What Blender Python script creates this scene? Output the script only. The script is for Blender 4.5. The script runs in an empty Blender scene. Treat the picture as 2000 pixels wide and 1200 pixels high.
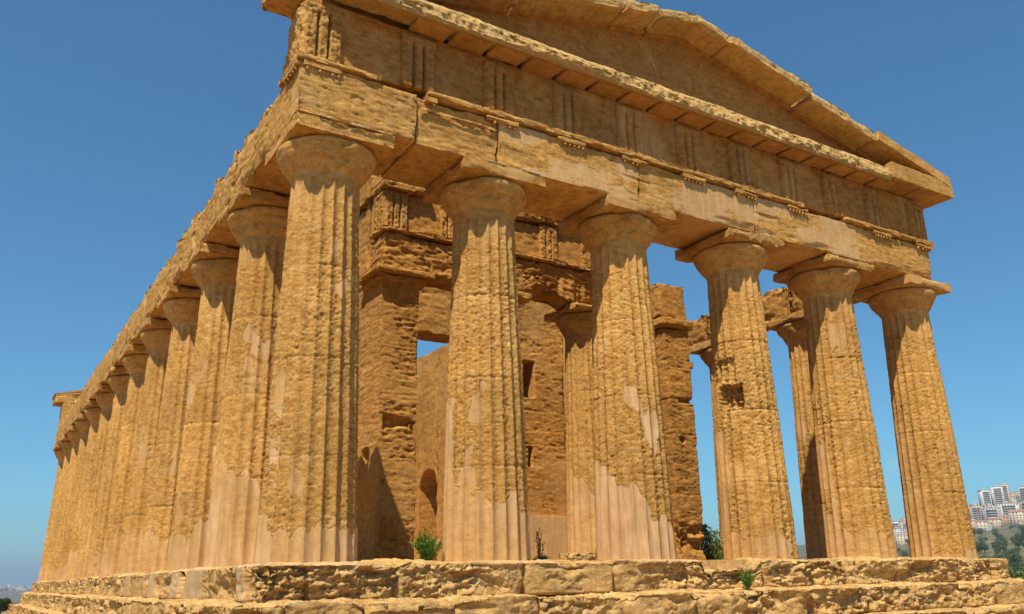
import bpy, math, random
import numpy as np
from mathutils import Matrix, Vector
random.seed(7); RNG = np.random.default_rng(7)
SC = bpy.context.scene
COL = SC.collection
PI = math.pi

# ------------------------------------------------------------------ camera
YAW, PITCH, ROLL = math.radians(32.135), math.radians(17.546), math.radians(-1.089)
CAM = Vector((-4.2554, -12.4589, -0.2699))
fw = Vector((math.sin(YAW)*math.cos(PITCH), math.cos(YAW)*math.cos(PITCH), math.sin(PITCH)))
r0_ = Vector((math.cos(YAW), -math.sin(YAW), 0)); u0_ = r0_.cross(fw)
rt = r0_*math.cos(ROLL) + u0_*math.sin(ROLL); up = -r0_*math.sin(ROLL) + u0_*math.cos(ROLL)
cd = bpy.data.cameras.new('camera'); cam = bpy.data.objects.new('camera', cd); COL.objects.link(cam)
cd.sensor_width = 36; cd.sensor_fit = 'HORIZONTAL'; cd.lens = 36*1675.25/2000
cd.clip_start = .1; cd.clip_end = 60000
m = Matrix.Identity(4)
for i in range(3):
    m[i][0] = rt[i]; m[i][1] = up[i]; m[i][2] = -fw[i]; m[i][3] = CAM[i]
cam.matrix_world = m; SC.camera = cam

# ------------------------------------------------------------------ sky, sun, exposure
SUN_AZ, SUN_EL = math.radians(229), math.radians(60)   # azimuth clockwise from +Y
w = bpy.data.worlds.new('World'); SC.world = w; w.use_nodes = True
nt = w.node_tree; bg = nt.nodes['Background']
sky = nt.nodes.new('ShaderNodeTexSky'); sky.sky_type = 'NISHITA'; sky.sun_disc = False
sky.sun_elevation = SUN_EL; sky.sun_rotation = SUN_AZ; sky.altitude = 0; sky.air_density = 1.0; sky.dust_density = 0.4; sky.ozone_density = 2.5
tint = nt.nodes.new('ShaderNodeMix'); tint.data_type = 'RGBA'; tint.blend_type = 'MULTIPLY'; tint.inputs[0].default_value = 1
tint.inputs[7].default_value = (.57, 1.08, 1.24, 1)            # a clean, deep Mediterranean blue
tcw = nt.nodes.new('ShaderNodeTexCoord'); nzw = nt.nodes.new('ShaderNodeTexNoise'); nzw.inputs['Scale'].default_value = 55; nzw.inputs['Detail'].default_value = 4
nt.links.new(tcw.outputs['Generated'], nzw.inputs['Vector'])
dt = nt.nodes.new('ShaderNodeVectorMath'); dt.operation = 'DISTANCE'; dt.inputs[1].default_value = (.8228, .5585, .1052); nt.links.new(tcw.outputs['Generated'], dt.inputs[0])
cw = nt.nodes.new('ShaderNodeMapRange'); cw.interpolation_type = 'SMOOTHSTEP'; cw.inputs[1].default_value = .016; cw.inputs[2].default_value = .002; nt.links.new(dt.outputs['Value'], cw.inputs[0])
nm = nt.nodes.new('ShaderNodeMath'); nm.operation = 'MULTIPLY'; nt.links.new(cw.outputs[0], nm.inputs[0]); nt.links.new(nzw.outputs[0], nm.inputs[1])
cm_ = nt.nodes.new('ShaderNodeMix'); cm_.data_type = 'RGBA'; cm_.inputs[7].default_value = (6.5, 6.3, 6.0, 1)
nt.links.new(nm.outputs[0], cm_.inputs[0]); nt.links.new(sky.outputs[0], cm_.inputs[6]); nt.links.new(cm_.outputs[2], tint.inputs[6]); nt.links.new(tint.outputs[2], bg.inputs[0]); bg.inputs[1].default_value = .075
sl = bpy.data.lights.new('sun', 'SUN'); sl.energy = 5.0; sl.angle = math.radians(.5); sl.color = (1, .93, .80)
so = bpy.data.objects.new('sun', sl); COL.objects.link(so)
sd = Vector((math.sin(SUN_AZ)*math.cos(SUN_EL), math.cos(SUN_AZ)*math.cos(SUN_EL), math.sin(SUN_EL)))
so.rotation_euler = sd.to_track_quat('Z', 'Y').to_euler(); so.location = (-30, -30, 60)
SC.view_settings.view_transform = 'Standard'; SC.view_settings.look = 'None'
SC.view_settings.exposure = 0.45; SC.view_settings.gamma = 1.0

# ------------------------------------------------------------------ noise
def _hash(ix, iy, iz, seed):
    h = (ix*np.int64(374761393) + iy*np.int64(668265263) + iz*np.int64(1274126177) + np.int64(seed)*np.int64(974711)) & np.int64(0x7fffffff)
    h = ((h ^ (h >> 13))*np.int64(1103515245)) & np.int64(0x7fffffff)
    h = ((h ^ (h >> 16))*np.int64(69069)) & np.int64(0x7fffffff)
    h = h ^ (h >> 11)
    return (h & np.int64(0xffff)).astype(np.float64)/32767.5 - 1
def vn(P, seed=0):
    i = np.floor(P).astype(np.int64); f = P - i; u = f*f*f*(f*(f*6-15)+10)
    x, y, z = i[..., 0], i[..., 1], i[..., 2]; ux, uy, uz = u[..., 0], u[..., 1], u[..., 2]
    def L(a, b, t): return a + (b-a)*t
    c = [[[_hash(x+a, y+b, z+d, seed) for d in (0, 1)] for b in (0, 1)] for a in (0, 1)]
    return L(L(L(c[0][0][0], c[1][0][0], ux), L(c[0][1][0], c[1][1][0], ux), uy),
             L(L(c[0][0][1], c[1][0][1], ux), L(c[0][1][1], c[1][1][1], ux), uy), uz)
def fbm(P, sc=(1, 1, 1), oct=4, seed=0, gain=.5):
    Q = P*np.array(sc, float); s = 0; a = 1; t = 0
    for o in range(oct):
        s = s + a*vn(Q + 17.3*o, seed+o); t += a; a *= gain; Q = Q*2.03
    return s/t*1.6
def ss(a, b, x):
    t = np.clip((x-a)/(b-a), 0, 1); return t*t*(3-2*t)

# ------------------------------------------------------------------ mesh helpers
def mesh_np(name, V, F, mats, attr=None, smooth=True, midx=None):
    V = np.ascontiguousarray(V, np.float32); F = np.ascontiguousarray(F, np.int32)
    me = bpy.data.meshes.new(name)
    n, k = F.shape
    me.vertices.add(len(V)); me.vertices.foreach_set('co', V.ravel())
    me.loops.add(n*k); me.loops.foreach_set('vertex_index', F.ravel())
    me.polygons.add(n); me.polygons.foreach_set('loop_start', np.arange(0, n*k, k, dtype=np.int32))
    if smooth: me.polygons.foreach_set('use_smooth', np.ones(n, bool))
    for mt in (mats if isinstance(mats, (list, tuple)) else [mats]): me.materials.append(mt)
    if midx is not None: me.polygons.foreach_set('material_index', np.ascontiguousarray(midx, np.int32))
    me.update(calc_edges=True)
    if attr is not None:
        at = me.attributes.new('plaster', 'FLOAT', 'POINT'); at.data.foreach_set('value', np.ascontiguousarray(attr, np.float32))
    return me
def obj(name, me, parent=None, label=None):
    o = bpy.data.objects.new(name, me); COL.objects.link(o)
    if parent is not None: o.parent = parent
    if label: o['label'] = label
    return o
def tag(o, label=None, cat=None, group=None, kind=None):
    if label: o['label'] = label
    if cat: o['category'] = cat
    if group: o['group'] = group
    if kind: o['kind'] = kind
    return o
def empty(name, loc=(0, 0, 0)):
    o = bpy.data.objects.new(name, None); COL.objects.link(o); o.location = loc; o.empty_display_size = .3; return o
def grid_faces(nu, nv, cu=False, off=0):
    iu = np.arange(nu if cu else nu-1); iv = np.arange(nv-1)
    A, B = np.meshgrid(iu, iv, indexing='ij'); A = A.ravel(); B = B.ravel(); A2 = (A+1) % nu
    return np.stack([A*nv+B, A2*nv+B, A2*nv+B+1, A*nv+B+1], 1) + off
class Acc:
    def __init__(s): s.V = []; s.F = []; s.A = []; s.n = 0
    def add(s, V, F, A=None):
        V = np.asarray(V, float).reshape(-1, 3)
        s.V.append(V); s.F.append(np.asarray(F)+s.n); s.n += len(V)
        s.A.append(np.zeros(len(V)) if A is None else np.broadcast_to(A, (len(V),)))
    def build(s, name, mat, parent=None, label=None, smooth=True, key=None):
        me = mesh_np(name, np.concatenate(s.V), np.concatenate(s.F), mat, np.concatenate(s.A), smooth)
        return obj(name, me, parent, label)

def rough_box(acc, lo, hi, res=.05, amp=.02, edge=.03, ew=.08, seed=0, plaster=None, sc=(6, 6, 24), xf=None,
              courses=None, holes=None, pre=None, skip=()):
    """a weathered block: every face a fine grid, eaten inwards by layered noise, edges chipped"""
    lo = np.array(lo, float); hi = np.array(hi, float); sz = hi-lo
    rs = (res,)*3 if np.isscalar(res) else res
    for ax in range(3):
        for sgn in (0, 1):
            if (ax, sgn) in skip: continue
            b, c = [(1, 2), (2, 0), (0, 1)][ax]
            nb = max(2, int(math.ceil(sz[b]/rs[b]))+1); nc = max(2, int(math.ceil(sz[c]/rs[c]))+1)
            tb = np.linspace(0, 1, nb); tc = np.linspace(0, 1, nc)
            B, Cc = np.meshgrid(tb, tc, indexing='ij')
            P = np.zeros((nb, nc, 3)); P[..., ax] = hi[ax] if sgn else lo[ax]
            P[..., b] = lo[b]+B*sz[b]; P[..., c] = lo[c]+Cc*sz[c]
            N = np.zeros_like(P); N[..., ax] = 1 if sgn else -1
            for q, T in ((b, B), (c, Cc)):
                N[..., q] += np.where(T <= 0, -1, 0) + np.where(T >= 1, 1, 0)
            P = P.reshape(-1, 3); N = N.reshape(-1, 3)
            N /= np.linalg.norm(N, axis=1, keepdims=True)
            # distance to nearest and second edge
            D = np.stack([np.minimum(P[:, k]-lo[k], hi[k]-P[:, k]) for k in range(3)], 1); D.sort(axis=1)
            de = D[:, 1]
            pl = np.zeros(len(P)) if plaster is None else plaster(P)
            n1 = fbm(P, sc, 4, seed, .6); n2 = fbm(P, (2.2, 2.2, 5), 4, seed+31, .55)
            pit = np.clip(fbm(P, (11, 11, 26), 3, seed+57)-.3, 0, 1)
            d = amp*(.55*(n1*.5+.5) + .6*np.clip(n2, 0, 1) + .9*pit)
            ch = edge*np.clip(.35+fbm(P, (2.5, 2.5, 2.5), 3, seed+77), 0, 1.6)*(1-np.clip(de/ew, 0, 1))**2
            d = d*(1-.92*pl) + ch*(1-.6*pl)
            if courses is not None:
                for k, lst in courses:
                    for v in lst: d = d + .022*np.exp(-((P[:, k]-v)/.014)**2)*(1-pl)
            if holes is not None: d = d + holes(P)
            Q = P - N*d[:, None]
            if pre is not None: Q = pre(Q)
            if xf is not None: Q = Q @ np.array(xf.to_3x3()).T + np.array(xf.translation)
            F = grid_faces(nb, nc)
            if not sgn: F = F[:, ::-1]
            acc.add(Q, F, pl)
    return acc
def block(name, lo, hi, mat, parent, label=None, **k):
    return rough_box(Acc(), lo, hi, **k).build(name, mat, parent, label)

# ------------------------------------------------------------------ materials
def nd(t, kind, **kw):
    n = t.nodes.new(kind)
    for k, v in kw.items():
        if k in n.inputs: n.inputs[k].default_value = v
        else: setattr(n, k, v)
    return n
def ramp(t, pts):
    n = t.nodes.new('ShaderNodeValToRGB'); e = n.color_ramp.elements
    while len(e) < len(pts): e.new(.5)
    for i, (p, c) in enumerate(pts):
        e[i].position = p; e[i].color = (*c, 1) if len(c) == 3 else c
    return n
def new_mat(name):
    mt = bpy.data.materials.new(name); mt.use_nodes = True
    t = mt.node_tree; b = t.nodes['Principled BSDF']; b.inputs['Roughness'].default_value = .93
    b.inputs['Specular IOR Level'].default_value = .12
    return mt, t, b
def mix(t, fac, a, b, mode='MIX'):
    n = t.nodes.new('ShaderNodeMix'); n.data_type = 'RGBA'; n.blend_type = mode
    for s, v in ((n.inputs[0], fac), (n.inputs[6], a), (n.inputs[7], b)):
        if hasattr(v, 'is_linked'): t.links.new(v, s)
        elif isinstance(v, (int, float)): s.default_value = v
        else: s.default_value = (*v, 1)
    return n.outputs[2]
def math_(t, op, a, b=None):
    n = t.nodes.new('ShaderNodeMath'); n.operation = op
    for s, v in zip(n.inputs, (a, b)):
        if v is None: continue
        if hasattr(v, 'is_linked'): t.links.new(v, s)
        else: s.default_value = v
    return n.outputs[0]
def noise_node(t, vec, scale, detail=5, rough=.6, stretch=None):
    if stretch:
        mp = t.nodes.new('ShaderNodeMapping'); mp.inputs['Scale'].default_value = stretch
        t.links.new(vec, mp.inputs[0]); vec = mp.outputs[0]
    n = nd(t, 'ShaderNodeTexNoise', Scale=scale, Detail=detail, Roughness=rough); t.links.new(vec, n.inputs['Vector'])
    return n.outputs['Fac']
def stone(name, c1, c2, c3, pl=(.60, .37, .19), lichen=0., bump=1.0, dark=.35, up_lichen=0.):
    mt, t, b = new_mat(name)
    tc = t.nodes.new('ShaderNodeTexCoord'); oi = t.nodes.new('ShaderNodeObjectInfo')
    geo = t.nodes.new('ShaderNodeNewGeometry')
    v = geo.outputs['Position']
    big = noise_node(t, v, .9, 4, .6); mid = noise_node(t, v, 6.5, 7, .68, (1, 1, 1.7)); fine = noise_node(t, v, 46, 4, .75)
    strata = noise_node(t, v, 2.2, 5, .65, (.7, .7, 7))
    r1 = ramp(t, [(.36, c2), (.5, c1), (.66, c3)]); t.links.new(mid, r1.inputs[0])
    r2 = ramp(t, [(.36, (.80, .75, .68)), (.5, (1, 1, 1)), (.68, (1.10, 1.06, 1.0))]); t.links.new(strata, r2.inputs[0])
    col = mix(t, .55, r1.outputs[0], r2.outputs[0], 'MULTIPLY')
    rb = ramp(t, [(.35, (.84, .80, .74)), (.6, (1.08, 1.05, 1.02))]); t.links.new(big, rb.inputs[0])
    col = mix(t, .8, col, rb.outputs[0], 'MULTIPLY')
    n5 = noise_node(t, v, 1.7, 6, .68, (1, 1, .8)); rc = ramp(t, [(.56, (0, 0, 0)), (.68, (1, 1, 1))]); t.links.new(n5, rc.inputs[0])
    col = mix(t, math_(t, 'MULTIPLY', rc.outputs[0], .55), col, tuple(min(1, x*y) for x, y in zip(c3, (1.06, 1.12, 1.35))))
    n6 = noise_node(t, v, 1.25, 6, .7, (1.3, 1.3, .7)); ro = ramp(t, [(.58, (0, 0, 0)), (.72, (1, 1, 1))]); t.links.new(n6, ro.inputs[0])
    col = mix(t, math_(t, 'MULTIPLY', ro.outputs[0], .6), col, tuple(x*y for x, y in zip(c2, (1.05, .88, .62))))
    n7 = noise_node(t, v, 3.1, 7, .75, (2.2, 2.2, .5)); rg_ = ramp(t, [(.60, (0, 0, 0)), (.72, (1, 1, 1))]); t.links.new(n7, rg_.inputs[0])
    col = mix(t, math_(t, 'MULTIPLY', rg_.outputs[0], .6), col, (.24, .17, .085))
    fr_ = ramp(t, [(.34, (.62, .55, .45)), (.47, (1, 1, 1)), (.66, (1.16, 1.13, 1.08))]); t.links.new(noise_node(t, v, 30, 5, .75, (1, 1, 1.5)), fr_.inputs[0])
    col = mix(t, .85, col, fr_.outputs[0], 'MULTIPLY')
    # pits hold dark grains
    vo = nd(t, 'ShaderNodeTexVoronoi', Scale=21.0); t.links.new(v, vo.inputs['Vector'])
    pr = ramp(t, [(.10, (0, 0, 0)), (.27, (1, 1, 1))]); t.links.new(vo.outputs['Distance'], pr.inputs[0])
    pitm = math_(t, 'MULTIPLY', math_(t, 'SUBTRACT', 1.0, pr.outputs[0]), dark)
    col = mix(t, pitm, col, tuple(x*.42 for x in c2))
    # fresh repair mortar
    at = nd(t, 'ShaderNodeAttribute', attribute_name='plaster')
    rp = ramp(t, [(.3, tuple(x*.86 for x in pl)), (.55, pl), (.75, tuple(min(.8, x*1.1) for x in pl))]); t.links.new(noise_node(t, v, 2.6, 5, .6), rp.inputs[0])
    pm = nd(t, 'ShaderNodeMapRange'); pm.inputs[1].default_value = .45; t.links.new(at.outputs['Fac'], pm.inputs[0])
    st_ = ramp(t, [(.42, (.80, .74, .66)), (.58, (1, 1, 1)), (.7, (1.06, 1.05, 1.04))]); t.links.new(noise_node(t, v, 4, 7, .7, (2.5, 2.5, .45)), st_.inputs[0])
    col = mix(t, pm.outputs[0], col, mix(t, .9, rp.outputs[0], st_.outputs[0], 'MULTIPLY'))
    if lichen or up_lichen:
        ln = noise_node(t, v, 3.2, 7, .72)
        lr = ramp(t, [(.50, (0, 0, 0)), (.62, (1, 1, 1))]); t.links.new(ln, lr.inputs[0])
        sep = t.nodes.new('ShaderNodeSeparateXYZ'); t.links.new(geo.outputs['Normal'], sep.inputs[0])
        f = math_(t, 'MULTIPLY', lr.outputs[0], lichen)
        f = math_(t, 'MULTIPLY', f, math_(t, 'SUBTRACT', 1.0, at.outputs['Fac']))
        col = mix(t, f, col, (.19, .15, .085))
    # every block a slightly different tone
    sz = t.nodes.new('ShaderNodeSeparateXYZ'); t.links.new(v, sz.inputs[0])
    wn_ = nd(t, 'ShaderNodeTexWhiteNoise', noise_dimensions='2D'); cv = t.nodes.new('ShaderNodeCombineXYZ')
    t.links.new(oi.outputs['Random'], cv.inputs[0]); t.links.new(math_(t, 'FLOOR', math_(t, 'DIVIDE', sz.outputs[2], 1.45)), cv.inputs[1]); t.links.new(cv.outputs[0], wn_.inputs['Vector'])
    hv = nd(t, 'ShaderNodeHueSaturation'); t.links.new(col, hv.inputs['Color'])
    t.links.new(math_(t, 'ADD', math_(t, 'MULTIPLY', wn_.outputs['Value'], .17), .915), hv.inputs['Value'])
    t.links.new(hv.outputs[0], b.inputs['Base Color'])
    h = math_(t, 'ADD', math_(t, 'MULTIPLY', mid, .34), math_(t, 'MULTIPLY', fine, .5))
    h = math_(t, 'ADD', h, math_(t, 'MULTIPLY', pr.outputs[0], .22))
    h = math_(t, 'MULTIPLY', h, math_(t, 'SUBTRACT', 1.06, at.outputs['Fac']))
    bp = nd(t, 'ShaderNodeBump', Strength=.8*bump, Distance=.03); t.links.new(h, bp.inputs['Height'])
    t.links.new(bp.outputs[0], b.inputs['Normal'])
    return mt
M = {}
M['column'] = stone('golden_calcarenite', (.49, .27, .076), (.36, .18, .04), (.57, .34, .115), pl=(.60, .375, .185), dark=.55)
M['entab'] = stone('golden_calcarenite_entablature', (.48, .262, .073), (.35, .175, .04), (.56, .335, .115), pl=(.60, .39, .19), dark=.35)
M['frieze'] = stone('smooth_shade_toned_frieze_stone', (.40, .195, .05), (.28, .13, .03), (.48, .26, .085), pl=(.50, .29, .115), dark=.25, bump=.5)  # shade of the sheltered faces put into the colour: darker, more orange than entablature
M['cella'] = stone('cella_stone', (.42, .205, .048), (.29, .13, .025), (.51, .28, .08), pl=(.48, .27, .09), dark=.45)
M['krepis'] = stone('lichen_stone', (.60, .37, .135), (.42, .225, .065), (.68, .46, .20), pl=(.56, .39, .22), lichen=.45, dark=.45, bump=1.2)
M['cornice'] = stone('weathered_cornice_stone', (.54, .34, .12), (.38, .22, .07), (.64, .45, .19), pl=(.46, .25, .08), lichen=.3, dark=.5, bump=1.3)

# ------------------------------------------------------------------ the temple
temple = empty('ruined_temple', (7.7, 18.8, -2))
temple.location = (0, 0, 0)
tag(temple, 'huge ruined Doric temple of golden stone with fluted columns and pediment', 'temple')
H_SH, R0, RN = 5.95, .724, .552
XS = [0, 2.9985, 6.1112, 9.2944, 12.4071, 15.4056]
FY = [3.07+3.1446*k for k in range(12)]          # flank axes
YR = FY[-1]

def prof(z): 
    t = z/5.9; return R0 + (RN-R0)*t + .018*np.sin(np.clip(t, 0, 1)*PI)
def column_mesh(cx, cy, K=8, MZ=140, seed=0, hb=.6, slope=0., patches=(), top=5.35, wear=1.0, pale=.66, notch=(), hn=.35, pfreq=.62, zb=None):
    n = 20*K; th = np.linspace(0, 2*PI, n, endpoint=False)
    phi0 = math.atan2(CAM[1]-cy, CAM[0]-cx)
    z = np.linspace(-.16, H_SH, MZ)
    T, Z = np.meshgrid(th, z, indexing='ij')
    psi = (T-phi0+PI) % (2*PI) - PI
    fl = (T/(2*PI)*20 + .25) % 1.0
    R = prof(Z)
    fd = .066*R/.72*(1-(2*fl-1)**2)*(1-ss(5.72, 5.93, Z))
    rid = R-fd
    P = np.stack([cx+R*np.cos(T), cy+R*np.sin(T), Z], -1)
    S = P.reshape(-1, 3)
    nl = fbm(S, (1.6, 1.6, 1.2), 4, seed+5).reshape(T.shape)
    ns = fbm(S, (9, 9, 24), 4, seed+9, .62).reshape(T.shape)
    nf = fbm(S, (24, 24, 36), 3, seed+13, .65).reshape(T.shape)
    nj = fbm(S*np.array((1, 1, 0)), (3.5, 3.5, 1), 3, seed+21).reshape(T.shape)
    nk = fbm(S, (9, 9, 7), 3, seed+25).reshape(T.shape)
    hl = hb + slope*psi + hn*nj + .10*nk
    pl = ss(-.03, .03, hl-Z)
    tp = ss(-.04, .04, Z-(top+.25*nj))
    pn = fbm(S, (1.5, 1.5, .8), 4, seed+41).reshape(T.shape)
    pl = np.maximum(pl, ss(pfreq, pfreq+.05, pn+.10*nk))
    for a0, a1, z0, z1, val in patches:      # repaired or torn areas, by angle right of the line to the viewer
        wob = .08*nf + .14*nl + .10*nk
        mk = ss(-.04, .04, psi+wob*.5-a0)*ss(-.04, .04, a1-psi-wob*.5)*ss(-.03, .03, Z+wob-z0)*ss(-.03, .03, z1-Z-wob)
        pl = pl*(1-mk)+val*mk
    er = 1-np.maximum(pl, tp); pl = np.maximum(pl*(1-.8*ss(5, 5.3, Z)), .55*tp)
    wn = np.clip(.55+.9*nl, 0, 1.2)*wear
    strata = np.clip(ns, -.6, 1)
    pits = np.clip(nf-.22, 0, 1)
    r = R - fd*(1-.30*er*np.clip(wn-.25, 0, 1)) - er*(.006+.010*wn + .0075*wn*strata + .026*pits*(.3+wn) + .006*nf)
    rz_ = np.random.default_rng(seed); zj = [1.45, 2.9, 4.35] if zb is None else zb
    for q in zj: r = r - .02*(.2+.8*er)*np.exp(-((Z-q-.012*nj)/.015)**2)*(.4+.9*np.clip(.5+nl, 0, 1))
    for a0, a1, z0, z1, dep in notch:
        mk = ss(-.03, .03, psi+.05*nf-a0)*ss(-.03, .03, a1-psi+.05*nf)*ss(-.03, .03, Z+.05*nf-z0)*ss(-.03, .03, z1-Z+.05*nf)
        r = r - dep*mk*(.8+.3*ns); pl = pl*(1-mk)
    V = np.stack([cx+r*np.cos(T), cy+r*np.sin(T), Z], -1).reshape(-1, 3)
    return V, grid_faces(n, MZ, True), np.minimum(pl, np.maximum(.6, pale+.25*nl) if pale < .95 else 1).ravel()
def echinus_mesh(cx, cy, seed=0, n=96, chip=None):
    pr = [(.535, 5.90), (.553, 5.935), (.570, 5.965), (.588, 5.99), (.615, 6.025), (.66, 6.085), (.705, 6.15), (.742, 6.21), (.772, 6.265), (.794, 6.315), (.806, 6.36), (.806, 6.395), (.795, 6.425), (.772, 6.447), (.4, 6.45)]
    pr = np.array(pr); d = np.r_[0, np.cumsum(np.hypot(*np.diff(pr, axis=0).T))]
    s = np.unique(np.r_[np.linspace(0, d[-2], 40), d]); rr = np.interp(s, d, pr[:, 0]); zz = np.interp(s, d, pr[:, 1])
    th = np.linspace(0, 2*PI, n, endpoint=False)
    T, Rr = np.meshgrid(th, rr, indexing='ij'); Z = np.broadcast_to(zz, T.shape)
    P = np.stack([cx+Rr*np.cos(T), cy+Rr*np.sin(T), Z], -1); S = P.reshape(-1, 3)
    n1 = fbm(S, (3, 3, 6), 4, seed).reshape(T.shape); n2 = fbm(S, (1.4, 1.4, 1.2), 3, seed+3).reshape(T.shape)
    br = ss(.12, .5, n2)*ss(6.0, 6.15, Z)
    r = Rr - .018*np.clip(n1, -.3, 1) - br*(.05+.045*n1)
    V = np.stack([cx+r*np.cos(T), cy+r*np.sin(T), Z], -1).reshape(-1, 3)
    return V, grid_faces(n, len(s), True), (.52*(1-br)).ravel()
_cache = {}
def column(cx, cy, label=None, ab=(.85, .85, .85, .85), ab_edge=.035, **k):
    near = k.get('K', 8) >= 10
    a = Acc(); V, F, A = column_mesh(cx, cy, **k); a.add(V, F, A)
    c = a.build('column', M['column'], temple, label)
    sd_ = k.get('seed', 0)
    e = Acc(); e.add(*echinus_mesh(cx, cy, sd_+200, 96 if near else 56)); e.build('echinus', M['column'], c)
    pf = lambda P: ss(.1, .3, fbm(P, (1.2, 1.2, 2), 3, sd_+88))*.6
    block('abacus', (cx-ab[0], cy-ab[1], 6.452), (cx+ab[2], cy+ab[3], 6.685), M['entab'], c, res=.035 if near else .07, amp=.03, edge=ab_edge, ew=.12, seed=sd_+300, plaster=pf)
    return c

# six front columns
column(XS[0], 0, 'corner column with a pitted middle and pale mortar only at its foot', K=12, MZ=320, seed=11, hb=.42, hn=.10, wear=1.1, pale=.8, patches=[(-1.2, -.75, 2.1, 2.6, 1), (-1.1, -.7, 1.3, 1.75, 1), (.15, .5, 4.5, 4.8, .8)], ab=(.80, .82, .86, .85), ab_edge=.03, pfreq=.75)
column(XS[1], 0, 'column with a tall pale mortar repair on its lower third', K=12, MZ=320, seed=23, hb=1.05, slope=-.35, hn=.32, pfreq=.66, pale=.85, patches=[(-.75, -.25, 1.0, 1.45, .9), (-.6, -.35, 1.4, 1.75, .8), (-1.6, -1.0, 1.0, 2.6, 1)])
column(XS[2], 0, 'column with a stepped pink mortar repair at its foot', K=12, MZ=320, seed=37, hb=1.12, slope=-.45, hn=.22, pfreq=.8, pale=1, patches=[(-1.7, -.9, 1.0, 1.6, 1)])
column(XS[3], 0, 'column with two square notches cut in its shaft and a broken capital', K=12, MZ=320, seed=41, hb=.2, slope=-.28, hn=.18, pfreq=.74, wear=1.1,
       notch=[(-1.2, -.25, 3.48, 4.0, .075), (-1.0, -.04, 2.97, 3.42, .27)], ab_edge=.16, patches=[(-1.7, -.8, .0, 2.6, 1), (-.6, -.3, 1.5, 1.8, 1)])
column(XS[4], 0, None, K=12, MZ=300, seed=53, hb=.4, hn=.25, slope=-.2, pfreq=.7, patches=[(-1.7, -.62, 1.35, 2.6, .8), (-1.7, -.5, 0, 1.0, .8), (-.75, -.45, 1.0, 1.3, .8), (-.5, 1.6, 0, .45, .62)], ab_edge=.06)
column(XS[5], 0, 'far corner column with smooth repaired flutes down its left edge', K=12, MZ=300, seed=67, hb=.1, hn=.1, pfreq=.8, patches=[(-1.8, -.28, 0, 1.55, .8), (-1.8, -.6, 1.5, 3.2, .6)], ab_edge=.07)
# left flank
FS = [dict(hb=1.35, slope=-.5, hn=.25, pfreq=.55, pale=.82), dict(pale=.75, hb=.95, slope=.3, hn=.3, pfreq=.6), dict(hb=.8, hn=.3, pfreq=.55), dict(hb=.75, hn=.3, pfreq=.5)]
for i, y in enumerate(FY):
    kw = FS[i] if i < 4 else dict(hb=.5+.5*((i*37) % 10)/10, hn=.4, pfreq=.5)
    K, MZ = (10, 240) if i < 3 else (8, 160) if i < 7 else (6, 90)
    column(0, y, None, K=K, MZ=MZ, seed=100+i*7, wear=.8, ab_edge=.06, **kw)
# right flank and the two columns in antis
for i, y in enumerate(FY):
    K, MZ = (10, 200) if i < 2 else (5, 60)
    column(XS[5], y, 'flank column with eaten outer edge seen behind the front row' if i == 0 else None, K=K, MZ=MZ, seed=300+i*7, hb=.9, hn=.3, wear=1.2, pfreq=.7)

def antis_col(cx, cy, label=None, seed=0):
    a = Acc(); V, F, A = column_mesh(cx, cy, K=10, MZ=200, seed=seed, hb=1.95, slope=-.55, hn=.2, pfreq=.75, top=7)
    V = V.copy(); V[:, 0] = cx+(V[:, 0]-cx)*.86; V[:, 1] = cy+(V[:, 1]-cy)*.86; V[:, 2] *= .985
    a.add(V, F, A); c = a.build('column', M['column'], temple, label)
    V, F, A = echinus_mesh(cx, cy, seed+1, 64); V = V.copy(); V[:, 0] = cx+(V[:, 0]-cx)*.86; V[:, 1] = cy+(V[:, 1]-cy)*.86; V[:, 2] -= .09
    e = Acc(); e.add(V, F, A); e.build('echinus', M['column'], c)
    block('abacus', (cx-.76, cy-.78, 6.362), (cx+.76, cy+.70, 6.555), M['entab'], c, res=.05, amp=.04, edge=.12, ew=.15, seed=seed+3)
antis_col(9.1, 5.3, 'porch column with smooth new flutes at its foot', 501)
antis_col(6.3, 5.3, None, 511)

# ------------------------------------------------------------------ front entablature
AF = -.79
def arch_plaster(P):      # pale render coat in the middle of the front
    n = fbm(P, (.9, .9, 1.6), 4, 901)
    return ss(-.25, .25, n+.2+.25*fbm(P, (6, 6, 9), 3, 903))*.82
JO = [-.80, 1.25, 2.87, 6.1, 9.3, 12.75, 15.68]
for i in range(6):
    f = [AF-.03, AF+.035, AF, AF+.008, AF-.004, AF+.012][i]
    block('architrave', (JO[i]+.003, f, 6.69), (JO[i+1]-.003, .75, 7.58 if i else 7.60), M['entab'], temple, res=(.03, .05, .022), amp=.028 if i in (0, 1) else .02, edge=.035, ew=.06,
          seed=920+i, plaster=(arch_plaster if i in (2, 3, 4) else None), sc=(5, 5, 24),
          holes=(lambda P: .05*np.clip(fbm(P, (.8, 1, 3), 3, 955)-.1, 0, 1)*(P[:, 1] < -.7)*(P[:, 2] < 7.2)))
# lower fascia band on the recessed second block
block('architrave_band', (1.3, AF-.02, 7.33), (2.83, AF+.02, 7.40), M['entab'], temple, res=.02, amp=.02, edge=.04, ew=.05, seed=961)
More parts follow.
